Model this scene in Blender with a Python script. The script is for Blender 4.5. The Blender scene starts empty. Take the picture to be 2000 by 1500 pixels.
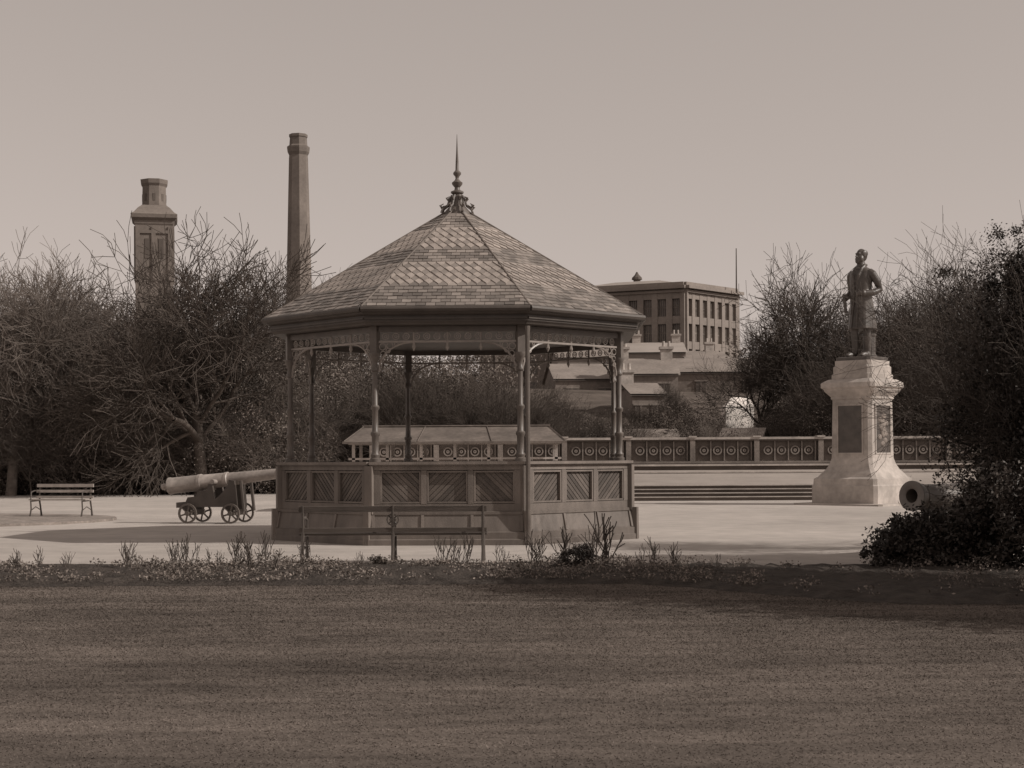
import bpy, math, random
import numpy as np
from mathutils import Vector, Matrix
R=math.radians
scene=bpy.context.scene
rng=random.Random(7)

def sep(v):
    k=min(1,v/.5)
    return (v*1.04, v*(.84+.11*k), v*(.72+.16*k))

# ---------------------------------------------------------------- materials
def mat(name,v,rough=.85,ns=4,var=.25,bump=0,bs=30,rv=0,spec=.25,ns2=None,var2=.15,bd=.02,stretch=None,metal=0):
    m=bpy.data.materials.new(name); m.use_nodes=True
    nt=m.node_tree; N=nt.nodes; L=nt.links
    b=N['Principled BSDF']; b.inputs['Roughness'].default_value=rough
    b.inputs['Specular IOR Level'].default_value=spec; b.inputs['Metallic'].default_value=metal
    tc=N.new('ShaderNodeTexCoord'); co=tc.outputs['Object']
    if stretch:
        mp=N.new('ShaderNodeMapping'); mp.inputs['Scale'].default_value=stretch; L.new(co,mp.inputs[0]); co=mp.outputs[0]
    def noise(s,va):
        n=N.new('ShaderNodeTexNoise'); n.inputs['Scale'].default_value=s; n.inputs['Detail'].default_value=6; n.inputs['Roughness'].default_value=.6
        L.new(co,n.inputs['Vector'])
        r=N.new('ShaderNodeMapRange'); r.inputs['From Min'].default_value=.3; r.inputs['From Max'].default_value=.7
        r.inputs['To Min'].default_value=1-va; r.inputs['To Max'].default_value=1+va
        L.new(n.outputs[0],r.inputs[0]); return r.outputs[0]
    f=noise(ns,var)
    def mul(a,c):
        x=N.new('ShaderNodeMath'); x.operation='MULTIPLY'; L.new(a,x.inputs[0]); L.new(c,x.inputs[1]); return x.outputs[0]
    if ns2: f=mul(f,noise(ns2,var2))
    if rv:
        a=N.new('ShaderNodeAttribute'); a.attribute_name='rnd'
        r=N.new('ShaderNodeMapRange'); r.inputs['To Min'].default_value=1-rv; r.inputs['To Max'].default_value=1+rv
        L.new(a.outputs['Fac'],r.inputs[0]); f=mul(f,r.outputs[0])
    c=N.new('ShaderNodeRGB'); c.outputs[0].default_value=(*sep(v),1)
    s=N.new('ShaderNodeVectorMath'); s.operation='SCALE'; L.new(c.outputs[0],s.inputs[0]); L.new(f,s.inputs['Scale'])
    L.new(s.outputs[0],b.inputs['Base Color'])
    if bump:
        n=N.new('ShaderNodeTexNoise'); n.inputs['Scale'].default_value=bs; n.inputs['Detail'].default_value=5; L.new(co,n.inputs['Vector'])
        bp=N.new('ShaderNodeBump'); bp.inputs['Strength'].default_value=bump; bp.inputs['Distance'].default_value=bd
        L.new(n.outputs[0],bp.inputs['Height']); L.new(bp.outputs[0],b.inputs['Normal'])
    return m

M_grass=mat('lawn_grass',.118,.95,.5,.32,.3,40,ns2=3.2,var2=.25,stretch=(.4,1.5,1),spec=.05)
M_blade=mat('grass_blades',.15,.95,.5,.32,rv=.15,ns2=3.2,var2=.25,stretch=(.4,1.5,1),spec=.05)
M_oval=mat('oval_lawn',.25,.9,2,.3,.6,50,ns2=11,var2=.25)
M_gravel=mat('gravel',.43,.95,.18,.16,.6,70,ns2=1.7,var2=.12)
M_soil=mat('bed_soil',.055,.95,5,.4,1,25,bd=.05)
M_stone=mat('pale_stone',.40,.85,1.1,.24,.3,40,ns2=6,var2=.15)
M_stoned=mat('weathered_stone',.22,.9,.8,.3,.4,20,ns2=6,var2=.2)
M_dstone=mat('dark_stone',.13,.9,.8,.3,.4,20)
M_far=mat('far_masonry',.20,.9,.5,.2,ns2=4,var2=.15)
M_farr=mat('far_slates',.24,.8,.5,.2,ns2=5,var2=.15)
M_slate=mat('roof_slate',.26,.5,1.6,.2,.25,50,rv=.45,spec=.5,ns2=.6,var2=.2)
M_hip=mat('lead_hips',.15,.6,3,.2)
M_slated=mat('roof_underlay',.06)
M_paint=mat('dark_painted_timber',.08,.5,3,.2,.2,40,spec=.4)
M_panel=mat('parapet_timber',.165,.6,1.6,.28,.2,60,rv=.15,spec=.35,stretch=(1,1,.3),ns2=7,var2=.15)
M_panel2=mat('parapet_boards',.115,.6,3,.25,.2,60,rv=.3,spec=.35)
M_iron=mat('painted_iron',.12,.45,4,.2,spec=.5)
M_ironl=mat('pale_painted_iron',.28,.45,4,.2,spec=.5)
M_bronze=mat('bronze',.075,.42,3,.35,.3,14,spec=.6,bd=.03)
M_gun=mat('gun_iron',.15,.38,3,.25,.2,40,spec=.7)
M_gunl=mat('gun_iron_worn',.30,.4,2,.3,.2,40,spec=.6,ns2=9,var2=.2)
M_wood=mat('bench_timber',.10,.6,5,.25,.3,30,stretch=(.3,3,3))
M_woodl=mat('bench_timber_pale',.36,.6,5,.2)
M_bark=mat('bark',.09,.9,3,.3)
M_barkl=mat('bark_far',.09,.95,3,.25,spec=.1)
M_barkp=mat('bark_hazed',.18,.95,3,.25,spec=.1)  # lighter copy of the bark, haze put into its colour
M_leafl=mat('hazed_scrub_leaves',.22,.85,.3,.35,rv=.5,spec=.1)  # leaf colour lightened to stand in for haze on the left
M_leafm=mat('shrub_leaves',.105,.8,.35,.35,rv=.6,spec=.1)
M_leafd=mat('evergreen_leaves',.055,.5,.8,.35,rv=.6,spec=.35)
M_leaff=mat('hazed_distant_leaves',.21,.85,.2,.25,rv=.35,spec=.1)  # far leaves coloured paler, distance haze is in the base tone
M_mill=mat('mill_stone',.25,.9,.25,.15,ns2=3,var2=.1)
M_milld=mat('mill_roof',.32,.8,.3,.15)
M_glass=mat('window_glass',.11,.3,2,.3,spec=.6)
M_chim=mat('hazed_chimney_stone',.19,.9,.2,.2,ns2=2,var2=.12)  # stone colour lightened in place of distance haze
M_chimr=mat('blind_opening',.13,.9,.3,.2)
M_white=mat('canvas',.8,.9,2,.08)

# ---------------------------------------------------------------- mesh builder
class MB:
    def __init__(s): s.v=[];s.f=[];s.m=[];s.r=[]
    def add(s,vs,fs,m=0,M=None,r=None):
        o=len(s.v)
        if M is not None: vs=[M@Vector(v) for v in vs]
        s.v.extend([tuple(v) for v in vs])
        rr=rng.random() if r is None else r
        for f in fs: s.f.append([i+o for i in f]); s.m.append(m); s.r.append(rr)
    def box(s,c,d,m=0,M=None,rz=0,ry=0,rx=0,taper=1):
        x,y,z=d[0]/2,d[1]/2,d[2]/2
        vs=[]
        for k in (-1,1):
            t=taper if k>0 else 1
            for a,b in((-1,-1),(1,-1),(1,1),(-1,1)): vs.append(Vector((a*x*t,b*y*t,k*z)))
        T=Matrix.Translation(c)@Matrix.Rotation(rz,4,'Z')@Matrix.Rotation(ry,4,'Y')@Matrix.Rotation(rx,4,'X')
        if M is not None: T=M@T
        s.add(vs,[(3,2,1,0),(4,5,6,7),(0,1,5,4),(1,2,6,5),(2,3,7,6),(3,0,4,7)],m,T)
    def path(s,pts,rad,n=8,m=0,M=None,caps=True,r=None,sy=1):
        pts=[Vector(p) for p in pts]; vs=[];fs=[]
        up=None
        for i,p in enumerate(pts):
            d=(pts[min(i+1,len(pts)-1)]-pts[max(i-1,0)]).normalized()
            if up is None:
                up=Vector((0,0,1)) if abs(d.z)<.9 else Vector((0,1,0))
            a=d.cross(up)
            if a.length<1e-4: a=d.cross(Vector((1,0,0)))
            a.normalize(); b=a.cross(d).normalized(); up=b
            for k in range(n):
                t=2*math.pi*k/n; vs.append(p+(a*math.cos(t)+b*math.sin(t)*sy)*rad[i])
        for i in range(len(pts)-1):
            for k in range(n):
                k2=(k+1)%n; fs.append((i*n+k,i*n+k2,(i+1)*n+k2,(i+1)*n+k))
        if caps: fs.append(tuple(reversed(range(n)))); fs.append(tuple((len(pts)-1)*n+k for k in range(n)))
        s.add(vs,fs,m,M,r)
    def lathe(s,prof,n=16,m=0,M=None,off=0,sx=1,sy=1):
        vs=[];fs=[]
        for r_,z in prof:
            for k in range(n):
                t=2*math.pi*k/n+off; vs.append(Vector((r_*math.cos(t)*sx,r_*math.sin(t)*sy,z)))
        for i in range(len(prof)-1):
            for k in range(n):
                k2=(k+1)%n; fs.append((i*n+k,i*n+k2,(i+1)*n+k2,(i+1)*n+k))
        fs.append(tuple(reversed(range(n)))); fs.append(tuple((len(prof)-1)*n+k for k in range(n)))
        s.add(vs,fs,m,M)
    def ring(s,c,r,t,m=0,M=None,n=14,axis='Y'):
        vs=[];fs=[]
        for i in range(n):
            a=2*math.pi*i/n
            for k in range(4):
                b=math.pi/2*k+.785; rr=r+t*math.cos(b)
                if axis=='Y': p=(c[0]+rr*math.cos(a),c[1]+t*math.sin(b),c[2]+rr*math.sin(a))
                else: p=(c[0]+rr*math.cos(a),c[1]+rr*math.sin(a),c[2]+t*math.sin(b))
                vs.append(p)
        for i in range(n):
            j=(i+1)%n
            for k in range(4):
                l=(k+1)%4; fs.append((i*4+k,j*4+k,j*4+l,i*4+l))
        s.add(vs,fs,m,M)
    def ell(s,c,rad,m=0,M=None,nu=16,nv=10):
        vs=[];fs=[]
        for j in range(1,nv):
            ph=math.pi*j/nv
            for i in range(nu):
                t=2*math.pi*i/nu; vs.append((c[0]+rad[0]*math.sin(ph)*math.cos(t),c[1]+rad[1]*math.sin(ph)*math.sin(t),c[2]-rad[2]*math.cos(ph)))
        vs.append((c[0],c[1],c[2]-rad[2])); vs.append((c[0],c[1],c[2]+rad[2])); B=len(vs)-2
        for j in range(nv-2):
            for i in range(nu):
                k=(i+1)%nu; fs.append((j*nu+i,j*nu+k,(j+1)*nu+k,(j+1)*nu+i))
        for i in range(nu):
            k=(i+1)%nu; fs.append((B,k,i)); fs.append((B+1,(nv-2)*nu+i,(nv-2)*nu+k))
        s.add(vs,fs,m,M)
    def obj(s,name,mats,parent=None,smooth=None):
        me=bpy.data.meshes.new(name); me.from_pydata(s.v,[],s.f)
        for m in mats: me.materials.append(m)
        me.polygons.foreach_set('material_index',s.m)
        a=me.attributes.new('rnd','FLOAT','FACE'); a.data.foreach_set('value',s.r)
        if smooth:
            me.polygons.foreach_set('use_smooth',[True]*len(s.f)); me.set_sharp_from_angle(angle=R(smooth))
        me.update()
        return link(name,me,parent)
def link(name,me,parent=None):
    o=bpy.data.objects.new(name,me); scene.collection.objects.link(o)
    if parent:
        o.parent=parent; o.matrix_parent_inverse=parent.matrix_basis.inverted()
    return o
def empty(name,loc):
    e=bpy.data.objects.new(name,None); e.location=loc; scene.collection.objects.link(e); e.empty_display_size=.3; return e

def np_mesh(name,V,F,rnd,m,parent=None):
    k=F.shape[1]; me=bpy.data.meshes.new(name)
    me.vertices.add(len(V)); me.vertices.foreach_set('co',V.astype(np.float32).ravel())
    me.loops.add(F.size); me.loops.foreach_set('vertex_index',F.astype(np.int32).ravel())
    me.polygons.add(len(F)); me.polygons.foreach_set('loop_start',np.arange(0,F.size,k,dtype=np.int32))
    me.polygons.foreach_set('loop_total',np.full(len(F),k,dtype=np.int32))
    me.update(calc_edges=True)
    a=me.attributes.new('rnd','FLOAT','FACE'); a.data.foreach_set('value',rnd.astype(np.float32))
    me.materials.append(m); return link(name,me,parent)

def leaves(name,clumps,n,size,m,seed=0,parent=None,K=26,sub=.27,floor=0.0):
    g=np.random.default_rng(seed); C=[];RN=[]
    w=np.array([(c[3]*c[5]+c[3]*c[4]+c[4]*c[5]) for c in clumps]); w=w/w.sum()
    for c,ww in zip(clumps,w):
        cnt=int(n*ww); 
        d=g.normal(size=(K,3)); d/=np.linalg.norm(d,axis=1)[:,None]
        rr=g.uniform(.45,1.08,K)[:,None]; sc=d*rr*np.array(c[3:6])
        sid=g.integers(0,K,cnt); srad=g.uniform(.4,1.4,K)*sub
        off=g.normal(size=(cnt,3))*srad[sid][:,None]*np.array(c[3:6])*.75
        P=sc[sid]+off+np.array(c[:3]); srn=g.uniform(0,1,K)
        C.append(P); RN.append(np.clip(srn[sid]*.6+g.uniform(0,.4,cnt),0,1))
    C=np.concatenate(C);RN=np.concatenate(RN); k=C[:,2]>floor+.02; C=C[k];RN=RN[k]; n=len(C)
    a=g.normal(size=(n,3)); a/=np.linalg.norm(a,axis=1)[:,None]
    b=np.cross(a,g.normal(size=(n,3))); b/=np.linalg.norm(b,axis=1)[:,None]
    s=(size*g.uniform(.5,1.3,n))[:,None]
    V=np.stack([C+a*s,C+b*s*.5,C-a*s,C-b*s*.5],1).reshape(-1,3)
    return np_mesh(name,V,np.arange(4*n).reshape(-1,4),RN,m,parent)

def grow(mb,p,d,L,r,lvl,spec,g):
    nseg=[6,5,4,3,2,2,2][lvl]; ns=[8,6,5,3,3,3,3][lvl]
    pts=[p.copy()];rad=[r];wig=spec['wig'][min(lvl,len(spec['wig'])-1)]
    endr=r*(.6 if lvl<spec['max'] else .4)
    for i in range(nseg):
        d=(d+Vector((g.gauss(0,1),g.gauss(0,1),g.gauss(0,1)))*wig+Vector((0,0,spec['up']))).normalized()
        p=p+d*(L/nseg); pts.append(p.copy()); rad.append(r+(endr-r)*(i+1)/nseg)
    mb.append((pts,rad,ns))
    if lvl>=spec['max']: return
    k=spec['k'][lvl]
    for c in range(k):
        t=1-(c/k)*(1-spec['t0'][lvl]) if c>1 else 1.0
        i=min(nseg,max(1,int(round(t*nseg)))); q=pts[i]; dd=(pts[i]-pts[i-1]).normalized()
        ang=R(g.uniform(*spec['ang'])) if c>1 else R(g.uniform(12,32))
        ax=dd.cross(Vector((g.gauss(0,1),g.gauss(0,1),g.gauss(0,1)))).normalized()
        nd=Matrix.Rotation(ang,3,ax)@dd
        grow(mb,q,nd,L*g.uniform(*spec['ratio']),rad[i]*g.uniform(.55,.75),lvl+1,spec,g)
def tree_mesh(name,H,seed,m,r0=.22,trunk=.3,mx=5,ks=(6,5,5,5,4),up=.05,ang=(30,62),ratio=(.62,.86),minr=0):
    g=random.Random(seed); br=[]
    spec=dict(wig=[.06,.13,.16,.2,.22,.25],up=up,max=mx,k=ks,t0=[.55,.35,.3,.25,.2,.2],ang=ang,ratio=ratio)
    grow(br,Vector((0,0,-.1)),Vector((g.uniform(-.05,.05),0,1)),H*trunk,r0,0,spec,g)
    s=H/max(p.z for b in br for p in b[0]); mb=MB()
    for pts,rad,ns in br: mb.path([p*s for p in pts],[max(q,minr) for q in rad],ns,0,caps=False,r=.5)
    me=bpy.data.meshes.new(name); me.from_pydata(mb.v,[],mb.f); me.materials.append(m)
    me.polygons.foreach_set('use_smooth',[True]*len(mb.f)); me.update(); return me

# ---------------------------------------------------------------- ground
def ss(t): t=max(0,min(1,t)); return t*t*(3-2*t)
def gz(x,y): return 6.5*ss((y-74)/50)+16*ss((y-230)/400)
ys=[-30,-10,0]+list(range(4,74,6))+[76,80,84,88,92,96,100,105,110,116,122,130,150,180,230,260,300,350,400,500,630,900,1500]
xs=[-900,-500,-300,-200]+list(range(-150,151,15))+[200,300,500,900]
V=[(x,y,gz(x,y)+(1.0*math.sin(x*.03+y*.02) if y>110 else 0)) for y in ys for x in xs]
nx=len(xs);F=[(j*nx+i,j*nx+i+1,(j+1)*nx+i+1,(j+1)*nx+i) for j in range(len(ys)-1) for i in range(nx-1)]
g_=MB(); g_.add(V,F); g_.obj('ground',[M_grass])

def sheet(name,pts,z,m,th=0):
    mb=MB(); n=len(pts); mb.add([(x,y,z) for x,y in pts],[tuple(range(n))])
    if th: mb.add([(x,y,z) for x,y in pts]+[(x,y,z-th) for x,y in pts],[(i,(i+1)%n,n+(i+1)%n,n+i)[::-1] for i in range(n)])
    return mb.obj(name,[m])
sheet('gravel_path',[(-45,22.6),(-9,22.2),(-3,22.0),(1.5,22.0),(4.6,21.6),(9,22.4),(45,24),(45,69),(20,69),(-10,70),(-45,67)],.006,M_gravel)
sheet('oval_lawn',[(-16.2+6.0*math.cos(t/40*2*math.pi),39.2+4.4*math.sin(t/40*2*math.pi)) for t in range(40)],.07,M_oval,.08)

# flower bed (mounded soil)
mb=MB(); nxb,nyb=160,20; V=[]
def near(x): return 18.9-2.9*ss((x-1.0)/3.5)
def far(x): return 22.25-.45*ss((x-0)/4)+.2*ss((x-6)/2)
for j in range(nyb+1):
    for i in range(nxb+1):
        x=-11+22*i/nxb; t=j/nyb; y=near(x)+(far(x)-near(x))*t+(rng.uniform(-.06,.06) if j in(0,nyb) else 0)
        V.append((x,y,.004+.09*math.sin(math.pi*t)**.5+rng.uniform(-.025,.03)*(0<j<nyb)))
mb.add(V,[(j*(nxb+1)+i,j*(nxb+1)+i+1,(j+1)*(nxb+1)+i+1,(j+1)*(nxb+1)+i) for j in range(nyb) for i in range(nxb)])
mb.obj('flower_bed',[M_soil])
g=np.random.default_rng(3); n=90000
X=g.uniform(-10.5,10.5,n); T=g.uniform(0,1,n)**.9; ysn=np.array([near(x) for x in X]); ysf=np.array([far(x) for x in X])
Y=ysn+(ysf-ysn)*(.02+.9*T)
ds=np.sin(X*3.1+Y*2)+np.sin(X*7.3-Y*3.1)+np.sin(X*1.3)+np.sin(X*15+Y*9)*.7; k=ds>-.2+g.uniform(-.6,.6,n)+np.clip((X-1.5)*.5,0,1.6); X=X[k];Y=Y[k];ds=ds[k];n=len(X)
C=np.stack([X,Y,.06+g.uniform(0,1,n)**1.5*(.06+.05*np.clip(ds,0,3))],1); a=g.normal(size=(n,3));a/=np.linalg.norm(a,axis=1)[:,None]
b=np.cross(a,g.normal(size=(n,3)));b/=np.linalg.norm(b,axis=1)[:,None]; s=g.uniform(.008,.026,n)[:,None]
V=np.stack([C+a*s,C+b*s*.5,C-a*s,C-b*s*.5],1).reshape(-1,3)
M_bed=mat('bed_plants',.18,.85,1.5,.4,rv=.6,spec=.1)
np_mesh('bedding_plants',V,np.arange(4*n).reshape(-1,4),g.uniform(0,1,n),M_bed)

# grass blades (short mown turf)
n=420000; Y=7+ (g.uniform(0,1,n)**.75)*12.3; X=g.uniform(-1,1,n)*(.36*Y+.8)
nr=18.9-2.9*np.clip((X-1)/3.5,0,1)**2*(3-2*np.clip((X-1)/3.5,0,1)); k=Y<nr+.08; X=X[k];Y=Y[k];n=len(X)
h=g.uniform(.003,.010,n); an=g.uniform(0,6.28,n); w=.0022+.00025*Y; lean=g.normal(size=(n,2))*.014
B0=np.stack([X-w*np.cos(an),Y-w*np.sin(an),np.zeros(n)],1);B1=np.stack([X+w*np.cos(an),Y+w*np.sin(an),np.zeros(n)],1)
B2=np.stack([X+lean[:,0],Y+lean[:,1],h],1)
np_mesh('lawn_grass',np.stack([B0,B1,B2],1).reshape(-1,3),np.arange(3*n).reshape(-1,3),g.uniform(0,1,n),M_blade)

# ---------------------------------------------------------------- bandstand
BC=Vector((-1.07,30.8,0)); bs_=empty('bandstand',BC)
A0=21
def vtx(i,r,z): 
    a=R(A0+45*i); return Vector((BC.x+r*math.sin(a),BC.y-r*math.cos(a),z))
def face_M(i,r,z=0):
    A=vtx(i-1,r,z);B=vtx(i,r,z); mid=(A+B)/2; t=(B-A).normalized(); nrm=Vector((t.y,-t.x,0))
    M=Matrix((( t.x,-nrm.x,0,mid.x),(t.y,-nrm.y,0,mid.y),(0,0,1,mid.z),(0,0,0,1))); return M,(B-A).length
def octa(mb,prof,m=0):
    vs=[];fs=[]
    for r_,z in prof:
        for i in range(8): vs.append(vtx(i,r_,z))
    for j in range(len(prof)-1):
        for i in range(8):
            k=(i+1)%8; fs.append((j*8+i,j*8+k,(j+1)*8+k,(j+1)*8+i))
    mb.add(vs,fs,m)
mb=MB(); octa(mb,[(3.80,0),(3.80,.10),(3.77,.12),(3.77,.23),(3.73,.25),(3.66,.54),(3.68,.55),(3.68,.60),(3.60,.62),(3.40,.62),(0.01,.62)],0)
mb.obj('base',[M_panel],bs_)
mb=MB()
RP=3.60
for i in range(8):
    M,Ln=face_M(i,RP)
    mb.box((0,.05,1.02),(Ln-.1,.03,.84),1,M)
    mb.box((0,0,.67),(Ln-.02,.085,.14),0,M); mb.box((0,0,1.395),(Ln-.02,.085,.10),0,M)
    mb.box((0,0,1.47),(Ln+.04,.22,.05),0,M); mb.box((0,-.02,1.435),(Ln+.02,.13,.022),0,M)
    ins=Ln-.24; pw=ins/3
    for k in range(4):
        mb.box((-ins/2+k*pw,-.003,1.04),(.10 if 0<k<3 else .11,.088,.60),0,M)
    for k in range(3):
        cx=-ins/2+(k+.5)*pw; w=pw-.11; h=.6; z0=.745
        for zz in (z0+.02,z0+h-.03): mb.box((cx,-.012,zz),(w,.05,.03),0,M)
        for xx in (-1,1): mb.box((cx+xx*(w/2-.015),-.012,z0+h/2),(.03,.05,h-.08),0,M)
        sg=[1,-1,1][k] if i%2==0 else [-1,1,-1][k]
        nb=13; tot=w+h
        for q in range(nb):
            c=(q+.5)/nb*tot
            u0=max(0,c-h);u1=min(w,c)
            if u1-u0<.03: continue
            p0=(u0,c-u0);p1=(u1,c-u1)
            if sg<0: p0=(w-p0[0],p0[1]);p1=(w-p1[0],p1[1])
            a=Vector((cx-w/2+p0[0],.028,z0+p0[1]));b_=Vector((cx-w/2+p1[0],.028,z0+p1[1]))
            ln=(b_-a).length; an_=math.atan2(b_.z-a.z,b_.x-a.x)
            mb.box((a+b_)/2,(ln,.02,tot/nb*.707*.82),1,M,ry=-an_)
    for k in range(4):
        mb.box((-Ln/2+.05+k*(Ln-.1)/3,-.10,.395),(.05,.03,.30),0,M,rx=R(-13))
for i in range(8):
    v=vtx(i,RP+.02,0); a=R(A0+45*i)
    mb.box((v.x,v.y,.99),(.15,.15,.86),0,None,rz=a)
    v=vtx(i,RP+.13,0); mb.box((v.x,v.y,.31),(.12,.12,.60),0,None,rz=a,taper=.9)
mb.obj('parapet',[M_panel,M_panel2],bs_)
mb=MB()
for i in range(8):
    v=vtx(i,3.42,0); T=Matrix.Translation((v.x,v.y,0))
    mb.lathe([(.10,1.49),(.10,1.55),(.075,1.57),(.085,1.62),(.06,1.66),(.065,1.95),(.085,1.98),(.085,2.02),(.058,2.05),(.052,2.42),(.075,2.45),(.08,2.49),(.05,2.53),(.045,3.12),(.07,3.14),(.07,3.18),(.05,3.21),(.05,3.30),(.085,3.38),(.10,3.42),(.10,3.46)],10,0,T)
    mb.box((v.x,v.y,3.72),(.14,.14,.52),0,rz=R(A0+45*i))
    mb.box((v.x,v.y,1.03),(.11,.11,.9),0,rz=R(A0+45*i))
v=vtx(0,3.78,0); mb.path([(v.x,v.y,.02),(v.x,v.y,3.75),(v.x*.99+vtx(0,3.9,0).x*.01,v.y,3.9)],[.04,.04,.05],8,0)
mb.obj('columns',[M_iron],bs_,40)
mb=MB()
for i in range(8):
    M,Ln=face_M(i,3.42)
    mb.box((0,0,3.88),(Ln-.14,.09,.10),0,M); mb.box((0,0,3.66),(Ln-.14,.045,.035),1,M)
    n_=13; w=(Ln-.2)
    for k in range(n_):
        x=-w/2+(k+.5)*w/n_; mb.ring((x,0,3.755),.058,.011,1,M,10)
        mb.ring((x,0,3.755),.025,.009,1,M,6)
    for k in (1,2,3):
        x=-w/2+k*w/4
        mb.path([M@Vector((x,0,3.83)),M@Vector((x,0,3.62)),M@Vector((x,0,3.56)),M@Vector((x,0,3.49))],[.018,.022,.035,.004],6,1)
    for sgn in (-1,1):
        xc=sgn*(Ln/2-.07)
        arc=[Vector((xc-sgn*.60*(1-math.cos(t)),0,3.12+.53*math.sin(t))) for t in [k*math.pi/2/9 for k in range(10)]]
        mb.path([M@p for p in arc],[.02]*10,5,1)
        for (u,w_,rr) in ((.07,3.57,.06),(.20,3.59,.055),(.08,3.44,.05),(.32,3.61,.035),(.06,3.33,.035),(.17,3.50,.04)):
            mb.ring((xc-sgn*u,0,w_),rr,.011,1,M,10)
mb.obj('frieze',[M_iron,M_ironl],bs_)
mb=MB(); RE=3.9
octa(mb,[(3.1,3.935),(3.74,3.94),(3.76,3.97),(3.80,4.00),(3.80,4.10),(3.86,4.13),(3.90,4.20),(3.90,4.25),(3.84,4.27)],0)
octa(mb,[(0.01,3.99),(3.2,3.93)],0)
for i in range(8):
    M,Ln=face_M(i,3.93)
    mb.path([M@Vector((-Ln/2,0,4.205)),M@Vector((Ln/2,0,4.205))],[.055,.055],8,0)
    M,Ln=face_M(i,3.80)
    mb.box((0,-.012,4.05),(Ln-.02,.03,.035),0,M)
mb.obj('eaves',[M_paint],bs_)
EZ,AZ=4.25,6.60
mb=MB(); octa(mb,[(RE-.01,EZ-.01),(.02,AZ-.02)],0); mb.obj('roof_deck',[M_slated],bs_)
mb=MB(); apo=RE*math.cos(R(22.5)); half=RE*math.sin(R(22.5)); rise=AZ-EZ; SL=math.hypot(apo,rise)
NR=34; ch=SL/NR; sw=.175
for i in range(8):
    M,Ln=face_M(i,RE,EZ)
    du=Vector((1,0,0)); dsv=Vector((0,apo/SL,rise/SL)); dn=Vector((0,-rise/SL,apo/SL))
    for r_ in range(NR-3):
        s0=r_*ch; wA=half*(1-s0/SL); s1=min(SL,s0+ch*2.1)
        dia=(7<=r_<=13) or (19<=r_<=25)
        off=(r_%2)*sw/2; k0=int(-wA/sw)-2
        for k in range(k0,-k0+1):
            u0=k*sw+off; u1=u0+sw-.008
            if u1<-wA or u0>wA: continue
            jit=rng.uniform(-.006,.006); lift=.02+rng.uniform(0,.01)
            def P(u,s_,h):
                w_=half*(1-s_/SL); u=max(-w_,min(w_,u)); return M@(du*u+dsv*s_+dn*h)
            um=(u0+u1)/2; rr=min(1,(.72 if r_%2 else .3)+rng.random()*.3) if dia else rng.random()**1.3*.7
            if dia:
                vs=[P(um,s0-ch*.4+jit,lift+.008),P(u1,s0+ch*.75,lift*.8),P(u1,s1,.003),P(u0,s1,.003),P(u0,s0+ch*.75,lift*.8)]
                vs2=[P(um,s0-ch*.4+jit,lift-.014),P(u1,s0+ch*.75,lift*.8-.015),P(u0,s0+ch*.75,lift*.8-.015)]
                mb.add(vs+vs2,[(0,1,2,3,4),(5,6,1,0),(7,5,0,4)],r=rr)
            else:
                vs=[P(u0,s0+jit,lift),P(u1,s0+jit,lift),P(u1,s1,.003),P(u0,s1,.003),P(u0,s0+jit,lift-.018),P(u1,s0+jit,lift-.018)]
                mb.add(vs,[(0,1,2,3),(4,5,1,0)],r=rr)
mb.obj('roof_slates',[M_slate],bs_)
mb=MB()
for i in range(8):
    mb.path([vtx(i,RE+.01,EZ+.008),vtx(i,.15,AZ-.064)],[.02,.02],6,0)
mb.obj('roof_hips',[M_hip],bs_)
mb=MB(); T=Matrix.Translation((BC.x,BC.y,0))
mb.lathe([(.30,6.42),(.28,6.47),(.16,6.60),(.13,6.72),(.09,6.84),(.13,6.87),(.13,6.90),(.06,6.93),(.05,6.98),(.10,7.04),(.11,7.08),(.05,7.13),(.035,7.16),(.04,7.20),(.08,7.25),(.08,7.28),(.035,7.33),(.03,7.5),(.018,7.7),(.004,8.05)],12,0,T)
for i in range(8):
    a=R(A0+45*i); o=Vector((math.sin(a),-math.cos(a),0)); c=Vector((BC.x,BC.y,0))
    p=[c+o*.34+Vector((0,0,6.46)),c+o*.30+Vector((0,0,6.56)),c+o*.20+Vector((0,0,6.62)),c+o*.17+Vector((0,0,6.72)),c+o*.11+Vector((0,0,6.82))]
    mb.path(p,[.022]*5,5)
    mb.path([c+o*.30+Vector((0,0,6.54)),c+o*.36+Vector((0,0,6.60)),c+o*.29+Vector((0,0,6.64))],[.02,.024,.01],5)
    mb.path([c+o*.17+Vector((0,0,6.70)),c+o*.23+Vector((0,0,6.76)),c+o*.16+Vector((0,0,6.79))],[.018,.02,.01],5)
mb.obj('finial',[M_iron],bs_,40)

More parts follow.
